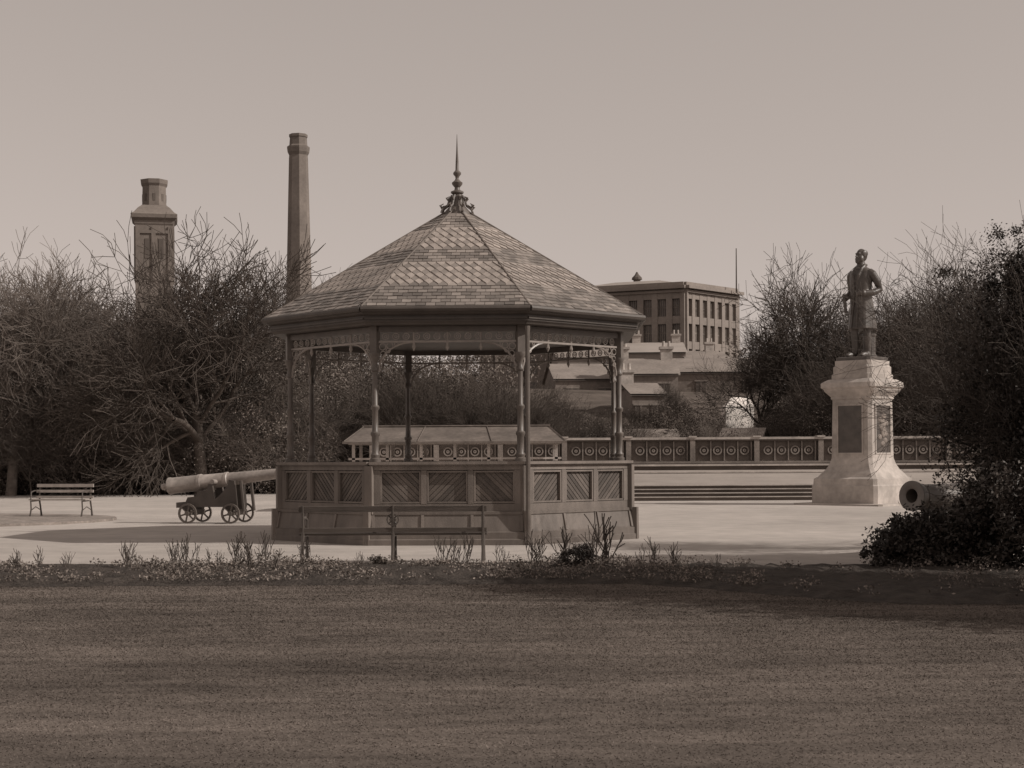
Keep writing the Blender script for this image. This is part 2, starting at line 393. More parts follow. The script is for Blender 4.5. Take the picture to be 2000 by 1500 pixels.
# ---------------------------------------------------------------- benches
def bench(loc,rz,Ln,m_slat,frames,name,med=True):
    e=empty(name,loc); T=Matrix.Translation(loc)@Matrix.Rotation(rz,4,'Z')
    mb=MB()
    mb.box((0,-.03,.81),(Ln,.035,.085),0,T,rx=R(6)); mb.box((0,.0,.50),(Ln,.035,.06),0,T,rx=R(6))
    if not med: mb.box((0,-.015,.66),(Ln,.035,.07),0,T,rx=R(6))
    for k in range(4): mb.box((0,.07+k*.105,.44-.008*(k<2)),(Ln,.085,.03),0,T)
    mb.obj('slats',[m_slat],e)
    mb=MB()
    for f in frames:
        x=f*Ln/2
        mb.path([T@Vector(p) for p in ((x,-.10,0),(x,-.06,.2),(x,.0,.42),(x,-.02,.6),(x,-.05,.86))],[.028,.022,.025,.022,.02],6)
        mb.path([T@Vector(p) for p in ((x,.50,0),(x,.44,.2),(x,.46,.40),(x,.02,.415))],[.025,.02,.02,.02],6)
        mb.path([T@Vector(p) for p in ((x,-.03,.66),(x,.25,.68),(x,.44,.64),(x,.46,.42))],[.016,.02,.02,.016],6)
        mb.path([T@Vector(p) for p in ((x,-.07,.15),(x,.2,.25),(x,.46,.15))],[.012]*3,5)
        if med and abs(f)<.5:
            mb.ring((x,-.03,.65),.085,.012,0,T,14); mb.ring((x,-.03,.65),.04,.012,0,T,10)
            for a in range(4):
                q=a*math.pi/2+.785; mb.path([T@Vector((x+.04*math.cos(q),-.03,.65+.04*math.sin(q))),T@Vector((x+.085*math.cos(q),-.03,.65+.085*math.sin(q)))],[.01,.01],4)
    mb.obj('iron_frames',[M_paint],e,40)
bench(Vector((-1.77,22.75,0)),R(-.5),2.78,M_wood,(-.96,.0,.96),'park_bench')
bench(Vector((-12.0,41.2,.07)),R(168),1.65,M_woodl,(-.9,.9),'park_bench',False)

# ---------------------------------------------------------------- cannons
def cannon(loc,rz,elev,bl,rb,mats,name,zc=.98,wr=.25,piv=.0):
    e=empty(name,loc); T=Matrix.Translation(loc)@Matrix.Rotation(rz,4,'Z')
    B=T@Matrix.Translation((piv,0,zc))@Matrix.Rotation(-elev,4,'Y')@Matrix.Rotation(math.pi/2,4,'Y')
    mb=MB(); a=-bl*.42; b_=bl*.58
    mb.lathe([(.02,a-.22),(.07,a-.20),(.085,a-.15),(.06,a-.09),(.05,a-.06),(rb*.7,a-.03),(rb*1.06,a),(rb*1.06,a+.05),(rb,a+.07),(rb*.97,a+bl*.25),(rb*1.03,a+bl*.255),(rb*1.03,a+bl*.28),(rb*.92,a+bl*.29),(rb*.86,a+bl*.48),(rb*.92,a+bl*.485),(rb*.92,a+bl*.505),(rb*.80,a+bl*.51),(rb*.62,b_-.25),(rb*.66,b_-.24),(rb*.66,b_-.21),(rb*.62,b_-.2),(rb*.78,b_-.04),(rb*.78,b_),(rb*.42,b_),(rb*.36,b_-.01),(rb*.36,b_-.5)],24,0,B)
    mb.path([T@Vector((piv,-.36,zc-.03)),T@Vector((piv,.36,zc-.03))],[.06,.06],10)
    mb.obj('barrel',mats[:1],e,35)
    mb=MB(); k_=zc/.98
    for y in (-.27,.27):
        prof=[(-.92,.36),(-.75,.36),(-.70,.30),(-.54,.30),(-.48,.38),(.36,.38),(.42,.30),(.60,.30),(.66,.40),(.60,.98),(.46,1.0),(.42,.80),(.10,.56),(.02,.90),(-.08,.90),(-.12,.76),(-.35,.74),(-.40,.62),(-.62,.60),(-.67,.50),(-.92,.48)]
        prof=[(px+piv-.05,pz*k_) for px,pz in prof]
        n=len(prof); vs=[(p[0],y-.045,p[1]) for p in prof]+[(p[0],y+.045,p[1]) for p in prof]
        mb.add(vs,[tuple(range(n)),tuple(range(2*n-1,n-1,-1))]+[(i,n+i,n+(i+1)%n,(i+1)%n) for i in range(n)],0,T)
        mb.path([T@Vector((piv+.10,y,.50*k_)),T@Vector((piv+.45,y,.93*k_))],[.04,.04],6,0)
        mb.path([T@Vector((piv+.72,y*1.1,.98*k_)),T@Vector((piv+.80,y*1.1,.3))],[.04,.04],6)
    for x in (-.62,.50):
        mb.box((x+piv,0,.27),(.14,.8,.13),0,T)
        for y in (-.42,.42):
            mb.ring((x+piv,y,wr),wr-.03,.032,1,T,20)
            mb.path([T@Vector((x+piv,y-.05,wr)),T@Vector((x+piv,y+.05,wr))],[.06,.06],10,1)
            for k in range(6):
                q=k*math.pi/3+.3; mb.path([T@Vector((x+piv,y,wr)),T@Vector((x+piv+(wr-.03)*math.cos(q),y,wr+(wr-.03)*math.sin(q)))],[.022,.022],5,1)
    mb.box((piv-.3,0,.50),(.5,.5,.07),0,T); mb.box((piv-.45,0,.68),(.30,.22,.12),0,T,ry=R(-10))
    mb.obj('carriage',mats[1:],e)
cannon(Vector((-7.15,37.4,.006)),R(-14),R(6),3.1,.20,[M_gunl,M_paint,M_iron],'cannon',zc=1.04)
cannon(Vector((7.25,24.4,.006)),R(180+38),R(3),2.5,.30,[M_gun,M_paint,M_iron],'cannon',zc=.86)

# ---------------------------------------------------------------- statue
SX,SY=11.3,49.5; st=empty('statue_on_pedestal',(SX,SY,0)); ST=Matrix.Translation((SX,SY,0))@Matrix.Rotation(R(45+1),4,'Z')
def sq(mb,prof,m=0,ch=.0,T=ST):
    vs=[];fs=[]
    for h,z in prof:
        c=ch
        for x,y in ((h,-h+c),(h,h-c),(h-c,h),(-h+c,h),(-h,h-c),(-h,-h+c),(-h+c,-h),(h-c,-h)): vs.append((x,y,z))
    for j in range(len(prof)-1):
        for i in range(8): k=(i+1)%8; fs.append((j*8+i,j*8+k,(j+1)*8+k,(j+1)*8+i))
    fs.append(tuple((len(prof)-1)*8+i for i in range(8))); mb.add(vs,fs,m,T)
mb=MB()
sq(mb,[(1.62,0),(1.62,.06),(1.20,.065),(1.20,.62),(1.17,.66),(1.16,.84),(1.06,.90),(.98,1.02),(.88,1.14),(.80,1.30),(.745,1.5),(.72,3.36),(.76,3.40),(.76,3.46),(.84,3.56),(.92,3.66),(.92,3.70),(.99,3.76),(.99,3.90),(.90,3.97),(.82,4.02),(.74,4.03),(.74,4.18),(.70,4.2),(.70,4.42),(.66,4.46),(.66,4.62)],0,.10)
mb.obj('pedestal',[M_stone],st)
mb=MB()
for q in range(4):
    Q=ST@Matrix.Rotation(q*math.pi/2,4,'Z')
    mb.box((0,-.725,2.42),(.86,.04,1.50),1,Q)
    for xx in(-1,1): mb.box((xx*.455,-.735,2.42),(.05,.06,1.6),0,Q)
    for zz in(-1,1): mb.box((0,-.733,2.42+zz*.775),(.96,.055,.05),0,Q)
    if q%2==0:
        for k in range(9): mb.ell((math.sin(k*2.4)*.2,-.745,1.95+.11*k),(.13,.035,.09),2,Q,8,6)
        mb.ell((0,-.75,2.45),(.17,.05,.30),2,Q,10,8)
mb.obj('relief_panels',[M_stone,M_bronze,M_stoned],st)
mb=MB(); sq(mb,[(.62,4.61),(.62,4.72),(.58,4.74)],0,.08); mb.obj('bronze_plinth',[M_bronze],st)
mb=MB()
def coat(z,hw,hd,yo=0,pl=0,ph=0,open_=0):
    out=[]
    for k in range(28):
        t=2*math.pi*k/28; c,s_=math.cos(t),math.sin(t)
        p=1+pl*math.sin(6*t+ph)
        x=hw*math.copysign(abs(c)**.85,c)*p; y=hd*math.copysign(abs(s_)**.85,s_)*p
        if open_ and s_<0: y+=open_*math.exp(-(c/.16)**2)
        out.append((x,y+yo,z))
    return out
rings=[coat(.47,.24,.235,.03,.06,0,.07),coat(.56,.235,.22,.03,.06,.2,.06),coat(.72,.22,.19,.025,.05,.4,.05),coat(.88,.205,.17,.015,.03,.5,.04),coat(1.00,.195,.155,0,.01,.5,.03),coat(1.10,.19,.15,-.005,0,0,.02),coat(1.22,.20,.155,-.005,0,0,.02),coat(1.34,.215,.145,.0,0,0,.015),coat(1.42,.21,.122,.01),coat(1.47,.165,.10,.012),coat(1.50,.10,.08,.012),coat(1.54,.072,.07,.005),coat(1.60,.062,.065,-.005)]
vs=[p for r_ in rings for p in r_];n=28
fs=[(j*n+i,j*n+(i+1)%n,(j+1)*n+(i+1)%n,(j+1)*n+i) for j in range(len(rings)-1) for i in range(n)]+[tuple(reversed(range(n))),tuple((len(rings)-1)*n+i for i in range(n))]
mb.add(vs,fs)
for x,fy in((-.105,-.05),(.10,.03)):
    mb.path([(x,fy*.3,.95),(x,fy*.6,.70),(x,fy,.48),(x,fy+.015,.30),(x,fy+.02,.06)],[.10,.09,.066,.068,.048],12)
    mb.ell((x*1.15,fy-.06,.045),(.05,.14,.05)); mb.ell((x*1.15,fy-.14,.035),(.045,.07,.036))
mb.path([(-.17,.01,1.41),(-.235,.015,1.37),(-.26,.05,1.25),(-.265,.07,1.12),(-.25,-.02,1.05),(-.225,-.14,1.00)],[.07,.072,.066,.06,.058,.05],12)
mb.path([(.17,.01,1.41),(.235,.015,1.37),(.275,.09,1.25),(.285,.15,1.12),(.25,-.0,1.06),(.16,-.16,1.05)],[.07,.072,.066,.06,.058,.05],12)
mb.path([(-.235,-.12,1.005),(-.222,-.15,1.0)],[.058,.056],12); mb.path([(.175,-.14,1.052),(.155,-.165,1.05)],[.058,.056],12)
mb.ell((-.205,-.185,.985),(.038,.05,.024)); 
for k in range(4):
    x0=-.235+k*.021; ln=[.05,.06,.056,.042][k]
    mb.path([(x0,-.215,.985),(x0+.004,-.215-ln*.6,.975),(x0+.012,-.215-ln*.75,.975-ln*.6)],[.011,.010,.008],6)
mb.path([(-.175,-.175,.985),(-.155,-.20,.975),(-.16,-.225,.96)],[.013,.011,.009],6)
mb.ell((.125,-.19,1.05),(.05,.03,.034))
for k in range(4):
    z0=1.075-k*.019; ln=[.05,.06,.056,.042][k]
    mb.path([(.09,-.2,z0),(.09-ln*.7,-.205,z0-.004),(.09-ln*.9,-.18,z0-.008)],[.011,.010,.008],6)
mb.path([(.13,-.195,1.08),(.105,-.205,1.11),(.08,-.20,1.12)],[.013,.011,.009],6)
mb.path([(-.20,-.235,1.06),(-.185,-.225,.95),(-.165,-.21,.74)],[.022,.028,.03],10)
for sx in(-1,1):
    mb.path([(sx*.085,.0,1.53),(sx*.075,-.085,1.47),(sx*.06,-.145,1.36),(sx*.03,-.155,1.18),(sx*.035,-.155,.95),(sx*.05,-.18,.7),(sx*.06,-.205,.48)],[.02,.026,.03,.02,.014,.012,.012],6)
mb.path([(-.075,-.01,1.53),(-.06,.075,1.54),(0,.09,1.545),(.06,.075,1.54),(.075,-.01,1.53)],[.024]*5,6)
mb.ell((0,-.085,1.47),(.045,.03,.03))
for k in range(4): mb.ell((0,-.145,1.36-k*.09),(.011,.011,.011),nu=8,nv=6)
HT=Matrix.Translation((0,-.01,1.60))@Matrix.Rotation(R(-8),4,'Z')@Matrix.Rotation(R(-4),4,'X')
mb.ell((0,.012,.105),(.078,.098,.108),0,HT,20,14); mb.ell((0,-.02,.06),(.062,.075,.075),0,HT)
mb.path([(0,-.088,.115),(0,-.105,.085),(0,-.116,.066),(0,-.09,.058)],[.010,.013,.017,.012],8,0,HT)
mb.path([(-.05,-.078,.122),(0,-.094,.126),(.05,-.078,.122)],[.012,.011,.012],6,0,HT)
for sx in(-1,1):
    mb.ell((sx*.03,-.083,.105),(.013,.009,.008),0,HT,8,6); mb.ell((sx*.08,.012,.092),(.014,.024,.034),0,HT,10,8)
    mb.ell((sx*.066,.03,.13),(.03,.07,.06),0,HT); mb.ell((sx*.055,-.03,.035),(.03,.045,.05),0,HT)
mb.ell((0,.05,.10),(.075,.075,.10),0,HT)
mb.ell((0,-.072,.0),(.045,.038,.05),0,HT); mb.ell((0,-.083,.03),(.03,.02,.012),0,HT); mb.ell((0,-.09,.046),(.032,.014,.009),0,HT)
s_=3.52/1.815
FT=Matrix.Translation((SX-.02,SY,4.73))@Matrix.Rotation(R(-50),4,'Z')@Matrix.Scale(s_,4)@Matrix.Diagonal((.94,.98,1,1))
for i,v in enumerate(mb.v): mb.v[i]=tuple(FT@Vector(v))
fo=mb.obj('figure_of_man',[M_bronze],st)
rm=fo.modifiers.new('r','REMESH'); rm.mode='VOXEL'; rm.voxel_size=.018; rm.use_smooth_shade=True
sm=fo.modifiers.new('s','SMOOTH'); sm.iterations=2; sm.factor=.4
mb=MB(); T=FT
mb.lathe([(.0,.0),(.13,.0),(.13,.04),(.105,.06),(.105,.34),(.12,.37),(.12,.40)],12,0,T@Matrix.Translation((.04,.17,0)))
mb.obj('figure_support',[M_bronze],st)

# ---------------------------------------------------------------- terrace, steps, balustrade
mb=MB()
X0,X1=1.5,60
for k in range(4):
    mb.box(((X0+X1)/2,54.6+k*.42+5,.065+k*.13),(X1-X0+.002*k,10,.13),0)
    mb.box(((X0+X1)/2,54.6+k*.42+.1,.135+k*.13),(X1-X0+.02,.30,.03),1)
mb.obj('terrace_steps',[M_dstone,M_stone])
mb=MB(); mb.add([(X0,56.3,.535),(X1,56.3,.535),(X1,64,1.02),(X0,64,1.02)],[(0,1,2,3)]); 
mb.add([(X0,56.3,0),(X0,56.3,.535),(X0,64,1.02),(X0,64,0)],[(0,1,2,3)]); mb.obj('terrace_path',[mat('terrace_gravel',.32,.95,.3,.2,.5,60)])
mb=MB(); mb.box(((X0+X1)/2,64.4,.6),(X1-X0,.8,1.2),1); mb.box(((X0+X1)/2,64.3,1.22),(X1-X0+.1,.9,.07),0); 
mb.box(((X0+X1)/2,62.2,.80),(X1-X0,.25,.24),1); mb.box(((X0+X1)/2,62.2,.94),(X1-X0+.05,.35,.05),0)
mb.obj('terrace_kerb',[M_stone,M_dstone])
e=empty('balustrade',(10,66,1.2)); mb=MB(); xb=-6
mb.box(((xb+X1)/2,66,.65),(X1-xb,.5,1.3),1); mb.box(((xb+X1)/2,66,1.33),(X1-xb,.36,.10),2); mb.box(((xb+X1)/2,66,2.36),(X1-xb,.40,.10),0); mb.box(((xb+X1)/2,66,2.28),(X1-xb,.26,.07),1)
x=xb; k=0
while x<X1:
    mb.box((x,66,1.88),(.22,.34,1.0),2); mb.box((x,65.99,2.43),(.34,.45,.07),0)
    if x<30:
        for q in range(4):
            cx=x+.5+q*.58; mb.ring((cx,65.98,1.84),.17,.04,3,None,12); mb.ring((cx,65.98,1.84),.05,.035,3,None,8)
            mb.box((cx+.29,66,1.82),(.05,.10,.84),3)
    x+=2.75; k+=1
mb.box(((xb+X1)/2,66.12,1.82),(X1-xb,.08,.86),4)
mb.obj('stonework',[M_stone,M_dstone,M_stoned,mat('panel_stone',.24),mat('panel_back',.16,.9,1,.25)],e)

# ---------------------------------------------------------------- shelter behind bandstand
e=empty('park_shelter',(-1.6,46,0)); mb=MB()
sx0,sx1=-4.8,1.45
for k in range(7):
    x=sx0+.15+k*(sx1-sx0-.3)/6
    for y in(45.1,47.3): mb.box((x,y,1.03),(.09,.09,2.06),0)
mb.box(((sx0+sx1)/2,45.1,2.02),(sx1-sx0,.12,.10),0); mb.box(((sx0+sx1)/2,47.3,2.02),(sx1-sx0,.12,.10),0)
mb.box(((sx0+sx1)/2,45.08,1.55),(sx1-sx0,.05,.06),0)
mb.obj('frame',[M_stone],e)
mb=MB()
mb.add([(sx0-.15,44.8,2.05),(sx1+.15,44.8,2.05),(sx1-.3,46.2,2.5),(sx0+.3,46.2,2.5),(sx1+.15,47.6,2.05),(sx0-.15,47.6,2.05),(sx0-.15,44.8,1.99),(sx1+.15,44.8,1.99)],[(0,1,2,3),(3,2,4,5),(0,3,5),(1,4,2),(6,7,1,0)],0)
for k in range(4):
    x=sx0-.1+k*(sx1-sx0+.2)/3; xt=sx0+.35+k*(sx1-sx0-.7)/3
    mb.path([(x,44.8,2.07),(xt,46.2,2.52)],[.015,.015],4,0)
mb.path([(sx0+.3,46.2,2.53),(sx1-.3,46.2,2.53)],[.03,.03],6,0)
mb.obj('roof',[mat('shelter_roof',.14,.8,1.2,.3,ns2=8,var2=.2)],e)
mb=MB(); mb.box(((sx0+sx1)/2,46.6,.7),(sx1-sx0-.3,.08,1.4),0); mb.obj('partition',[M_dstone],e)

# ---------------------------------------------------------------- chimneys, mill
def P(px,d): return (px-1000)/3000*d
def Z(py,d,px=1000): return 1.55+(895-py-.0052*(px-1000))/3000*d
D=250; cx=P(586,D); mb=MB(); T=Matrix.Translation((cx,D,0)); k=D/3000
z=lambda y:Z(y,D,586)
mb.lathe([(27*k,5),(24.5*k,z(560)),(18.5*k,z(310)),(18*k,z(304)),(21*k,z(298)),(22*k,z(290)),(22*k,z(287)),(17.5*k,z(284)),(16.5*k,z(270)),(18*k,z(268)),(18*k,z(263)),(13*k,z(263)),(12*k,z(275))],8,0,T,off=R(12))
mb.obj('mill_chimney',[M_chim])
D=225; cx=P(304,D); k=D/3000; z=lambda y:Z(y,D,304); e=empty('mill_tower',(cx,D,0)); T=Matrix.Translation((cx,D,0))@Matrix.Rotation(R(12),4,'Z')
mb=MB()
def sqp(prof,m=0):
    vs=[(sx*a,sy*a,zz) for a,zz in prof for sx,sy in((-1,-1),(1,-1),(1,1),(-1,1))]
    fs=[(j*4+i,j*4+(i+1)%4,(j+1)*4+(i+1)%4,(j+1)*4+i) for j in range(len(prof)-1) for i in range(4)]+[tuple((len(prof)-1)*4+i for i in range(4))]
    mb.add(vs,fs,m,T)
sqp([(36*k,0),(35.5*k,z(445)),(37*k,z(442)),(38*k,z(436)),(43*k,z(431)),(44*k,z(424)),(38*k,z(420)),(30*k,z(410)),(25*k,z(406)),(23*k,z(404))])
mb.lathe([(25*k,z(408)),(24*k,z(372)),(24*k,z(366)),(27*k,z(361)),(28*k,z(353)),(24*k,z(352)),(20*k,z(352))],8,0,T,off=R(22.5))
for q in range(4):
    Q=T@Matrix.Rotation(q*math.pi/2,4,'Z')
    for x in(-.5,.5):
        mb.box((x*26*k,-35.7*k,z(490)),(9*k,.12,38*k),1,Q)
    for x in (-31,-1,30): mb.box((x*k,-36.0*k,z(500)),(8*k,.3,105*k),0,Q)
    mb.box((0,-36.1*k,z(458)),(69*k,.28,6*k),0,Q)
for q in range(8):
    Q=T@Matrix.Rotation(q*math.pi/4,4,'Z'); mb.box((0,-22.5*k,z(388)),(5*k,.1,14*k),1,Q)
mb.obj('masonry',[M_chim,M_chimr],e)
# thin smoke from the tower: real volume, drifting right
mb=MB(); pts=[];rad=[]
for i in range(9):
    t=i/8; pts.append((cx+.3+t**1.2*7.5+.3*math.sin(i*1.7),D+.3*math.cos(i),z(352)+.1+t**.8*7.0)); rad.append(.5+1.5*t)
mb.path(pts,rad,12); sm_=bpy.data.materials.new('smoke'); sm_.use_nodes=True; nt=sm_.node_tree; nt.nodes.remove(nt.nodes['Principled BSDF'])
pv=nt.nodes.new('ShaderNodeVolumePrincipled'); pv.inputs['Color'].default_value=(.25,.22,.2,1); pv.inputs['Density'].default_value=.045
nt.links.new(pv.outputs[0],nt.nodes['Material Output'].inputs['Volume'])
mb.obj('chimney_smoke',[sm_],None,80)

D=200; e=empty('mill_building',(P(1338,D),D,0)); cnr=Vector((P(1338,D),D,0)); zt=Z(563,D,1338)
def facade(mb,T,W,nb,rows,row_h,top,z_top):
    bw=W/nb
    for k in range(nb+1): mb.box((k*bw,0,z_top/2),(bw*.40 if 0<k<nb else bw*.5,.6,z_top),0,T)
    mb.box((W/2,.02,z_top-top/2),(W,.55,top),0,T)
    for r_ in range(rows+2):
        zc=z_top-top-row_h*(r_+1)+row_h*.16
        mb.box((W/2,.03,zc),(W,.5,row_h*.30),0,T)
    mb.box((W/2,.22,z_top/2),(W,.1,z_top),1,T)
    for r_ in range(rows+2):
        zc=z_top-top-row_h*r_-row_h*.34
        for k in range(nb):
            for j in (-1,0,1): mb.box(((k+.5)*bw+j*bw*.14,.12,zc),(.09,.1,row_h*.66),2,T)
            mb.box(((k+.5)*bw,.12,zc),(bw*.5,.1,.09),2,T)
    mb.box((W/2,-.3,z_top+.15),(W+.8,1.6,.4),0,T); mb.box((W/2,-.1,z_top-.35),(W+.3,1.0,.3),0,T)
    mb.box((W/2,-.02,z_top+.6),(W,.7,.5),0,T)
mb=MB()
aR=R(48); WL=18
TR=Matrix.Translation(cnr)@Matrix.Rotation(aR,4,'Z'); facade(mb,TR,12.0,7,4,3.3,1.3,zt)
lv=Vector((-WL*math.cos(R(25)),WL*math.sin(R(25)),0))
TL=Matrix.Translation(cnr+lv)@Matrix.Rotation(R(-25),4,'Z'); facade(mb,TL,WL,9,4,3.3,1.3,zt)
c0=cnr+Vector((.1,.6,0)); a=cnr+Vector((12*math.cos(aR)-.1,12*math.sin(aR),0)); b_=cnr+lv; d_=a+b_-cnr
vs=[(p.x,p.y,zz) for zz in (0,zt+.6) for p in (c0,a,d_,b_)]
mb.add(vs,[(4,5,6,7),(0,1,5,4),(1,2,6,5),(2,3,7,6),(3,0,4,7)],0)
mid=(a+b_)/2; ov=[c0,a,d_,b_]
vs=[(p.x,p.y,zt+.62) for p in ov]+[((p*.35+mid*.65).x,(p*.35+mid*.65).y,zt+1.7) for p in ov]
mb.add(vs,[(0,1,5,4),(1,2,6,5),(2,3,7,6),(3,0,4,7),(4,5,6,7)],3)
mb.obj('masonry',[M_mill,M_glass,M_stoned,M_milld],e)
mb=MB(); Q=Matrix.Translation((P(1200,216),216,0))@Matrix.Rotation(R(-6),4,'Z'); z1=Z(583,216,1200); z2=Z(553,216,1250)
mb.box((-4,4,z1/2),(30,9,z1),0,Q); mb.box((-4,-.6,z1),(30.4,.9,.5),0,Q)
mb.add([(-19.4,-1,z1+.25),(11.4,-1,z1+.25),(9,4,z2),(-17,4,z2),(11.4,9.2,z1+.25),(-19.4,9.2,z1+.25)],[(0,1,2,3),(3,2,4,5),(0,3,5),(1,4,2)],3,Q)
for k in range(10):
    for j in range(4): mb.box((-17.5+k*3,-.53,z1-2.6-j*3.4),(1.3,.1,2.2),1,Q); 
mb.lathe([(.5,z2-1),(.5,z2+.8),(.75,z2+.9),(.7,z2+1.2),(.3,z2+1.6),(.1,z2+2.0)],10,4,Q@Matrix.Translation((3.2,4,0)))
mb.obj('lower_range',[M_mill,M_glass,M_stoned,M_milld,M_dstone],e)
mb=MB(); xx=P(1440,206); mb.path([(xx,206,zt),(xx,206,Z(485,206,1440))],[.10,.06],6); mb.obj('flagpole',[M_barkl])

def house(name,px0,px1,d,ywall,yridge,depth,chims,m_r,rz=0,m_w=None,base=0):
    x0,x1=P(px0,d),P(px1,d); cx=(x0+x1)/2; zw=Z(ywall,d,cx*3000/d+1000); zr=Z(yridge,d,cx*3000/d+1000); W=x1-x0
    e=empty(name,(cx,d,base)); T=Matrix.Translation((cx,d,0))@Matrix.Rotation(rz,4,'Z'); mb=MB()
    mb.box((0,depth/2,zw/2),(W,depth,zw),0,T)
    mb.add([(-W/2,0,zw),(W/2,0,zw),(W/2,depth/2,zr),(-W/2,depth/2,zr),(W/2,depth,zw),(-W/2,depth,zw)],[(0,3,5),(1,4,2)],0,T)
    nwin=max(2,int(W/2.6))
    for k in range(nwin):
        wx=-W/2+(k+.5)*W/nwin
        mb.box((wx,-.03,zw-1.3),(.8,.1,1.2),1,T); mb.box((wx,-.06,zw-1.98),(1.05,.18,.12),2,T); mb.box((wx,-.06,zw-.63),(1.05,.14,.12),2,T); mb.box((wx,-.09,zw-1.3),(.06,.05,1.2),2,T)
    mb.obj('walls',[m_w or M_far,M_glass,M_farr],e); mb=MB()
    o=.18; s=(zr-zw)/(depth/2)
    for h in (0,.12):
        mb.add([(-W/2-o,-o,zw-o*s+h+.02),(W/2+o,-o,zw-o*s+h+.02),(W/2+o,depth/2,zr+h+.02),(-W/2-o,depth/2,zr+h+.02),(W/2+o,depth+o,zw-o*s+h+.02),(-W/2-o,depth+o,zw-o*s+h+.02)],[(0,1,2,3),(3,2,4,5)],0,T)
    mb.obj('roof',[m_r],e); mb=MB()
    for c in chims:
        mb.box((c*W/2,depth/2,zr+.3),(.9,.8,1.2),0,T); mb.box((c*W/2,depth/2,zr+.95),(1.1,1.0,.2),0,T)
        for q in(-.22,.22): mb.lathe([(.13,zr+1.0),(.1,zr+1.5)],8,0,T@Matrix.Translation((c*W/2+q,depth/2,0)))
    if chims: mb.obj('chimney_stacks',[M_stone],e)
house('mill_shed',1225,1340,160,690,662,14,(-.6,.8),M_milld,R(-3),M_mill,6)
house('mill_shed',1345,1430,158,705,680,12,(.5,),M_farr,R(4),M_mill,6)
house('mill_shed',1090,1215,165,700,676,12,(.2,),M_farr,R(2),M_mill,6)
house('stone_lodge',1215,1325,118,732,698,7,(-.85,.75),M_farr,base=6)
house('boathouse',1325,1505,123,728,696,8,(),M_farr,R(-4),base=6)
house('boathouse',1085,1215,122,742,708,8,(),M_farr,R(5),base=6)
house('terraced_house',1235,1300,104,772,748,6,(-.8,),M_farr,R(8),base=3)
house('garden_hut',1222,1325,76,866,842,3,(),M_stoned,R(3),M_dstone)
house('garden_hut',1405,1480,78,866,840,3,(),M_farr,R(-20),M_dstone)
d=96; mb=MB(); x0,x1=P(1418,d),P(1476,d); zb=Z(805,d,1445); zt_=Z(775,d,1445); zb=zt_-1.0; 
mb.add([(x0,d,gz(0,d)),(x1,d+.6,gz(0,d)),(x1,d+2.6,gz(0,d)),(x0,d+2,gz(0,d)),(x0,d,zt_-.6),(x1,d+.6,zt_-.5),(x1,d+2.6,zt_-.5),(x0,d+2,zt_-.6),(x0+.5,d+1,zt_),(x1-.2,d+1.6,zt_+.05)],[(0,1,5,4),(1,2,6,5),(2,3,7,6),(3,0,4,7),(4,5,9,8),(7,8,9,6),(4,8,7),(5,6,9)]); mb.obj('tent',[M_white])

# ---------------------------------------------------------------- trees
TA=tree_mesh('bare_a',12,11,M_barkl,.26,.27,ks=(6,5,5,5,5),minr=.0105); TB=tree_mesh('bare_b',12,23,M_barkl,.24,.3,ks=(6,5,5,5,5),minr=.0105); TC=tree_mesh('bare_c',10,31,M_barkl,.2,.22,ks=(7,6,5,5,4),minr=.0095)
TD=tree_mesh('bare_d',12,77,M_barkl,.30,.25,ks=(7,6,5,5,5),ang=(28,60),up=.02,minr=.0135)
SB=tree_mesh('shrub_twigs',4,41,M_barkl,.045,.12,mx=4,ks=(9,7,6,5),ang=(25,55),minr=.0038)
def pale(me):  # same mesh with the haze-lightened bark colour
    c=me.copy(); c.materials[0]=M_barkp; return c
TAp,TBp,TCp,SBp=map(pale,(TA,TB,TC,SB))
H0={TA.name:12,TB.name:12,TC.name:10,TAp.name:12,TBp.name:12,TCp.name:10,TD.name:12}
def put(me,name,x,y,h,rz,parent=None,w=1,h0=12):
    o=link(name,me,parent); s=h/h0; o.matrix_basis=Matrix.Translation((x,y,gz(x,y)-.1))@Matrix.Rotation(rz,4,'Z')@Matrix.Diagonal((s*w,s*w,s,1)); 
    if parent: o.matrix_parent_inverse=parent.matrix_basis.inverted()
    return o
for me,px,d,ytop,rz,w in ((TD,392,67.6,392,.3,1.0),(TB,490,73,455,1.3,.95),(TCp,290,72,550,2.2,1.1),(TBp,140,70,470,3.1,1.0),(TAp,20,68,440,4.0,1.0),(TCp,75,74,490,4.4,1.1),
    (TCp,205,80,520,.5,1.1),(TBp,330,78,540,2.8,1.0),(TA,560,80,540,2.0,.8),(TB,640,84,510,5,.9),(TCp,-60,72,460,1,1.2),
    (TD,1565,88,470,2.1,.85),(TC,1490,92,600,.4,.9),(TB,1650,90,560,1.0,.9),(TA,1790,84,500,5.1,1.0),(TC,1740,90,550,3.5,1),(TB,1880,82,470,.5,1),
    (TC,1090,90,740,1,1),(TB,1310,96,730,2.5,.8),(TA,1960,80,450,1,1)):
    H=Z(ytop,d,px)-gz(0,d); put(me,'bare_tree',P(px,d),d,H,rz,None,w,H0[me.name])
def mass(pxs,dr,seed,rr=(1.4,2.6),jit=130):
    g=random.Random(seed); out=[]
    for px0,px1,ytop,cnt in pxs:
        for _ in range(cnt):
            d=g.uniform(*dr); px=g.uniform(px0,px1); base=gz(0,d); top=Z(ytop+g.uniform(0,jit)*(.8 if g.random()<.6 else 2),d,px); r_=g.uniform(*rr); 
            top=max(top,base+1.5); r_=min(r_,(top-base)*.6)
            out.append((P(px,d),d,top-r_*.8,r_*g.uniform(.9,1.4),r_,r_*.95))
            if top-r_*2>base+.6: out.append((P(px,d)+g.uniform(-1,1),d-1,(base+top-r_)/2,r_*1.3,r_*1.1,(top-base)/2.4))
    return out
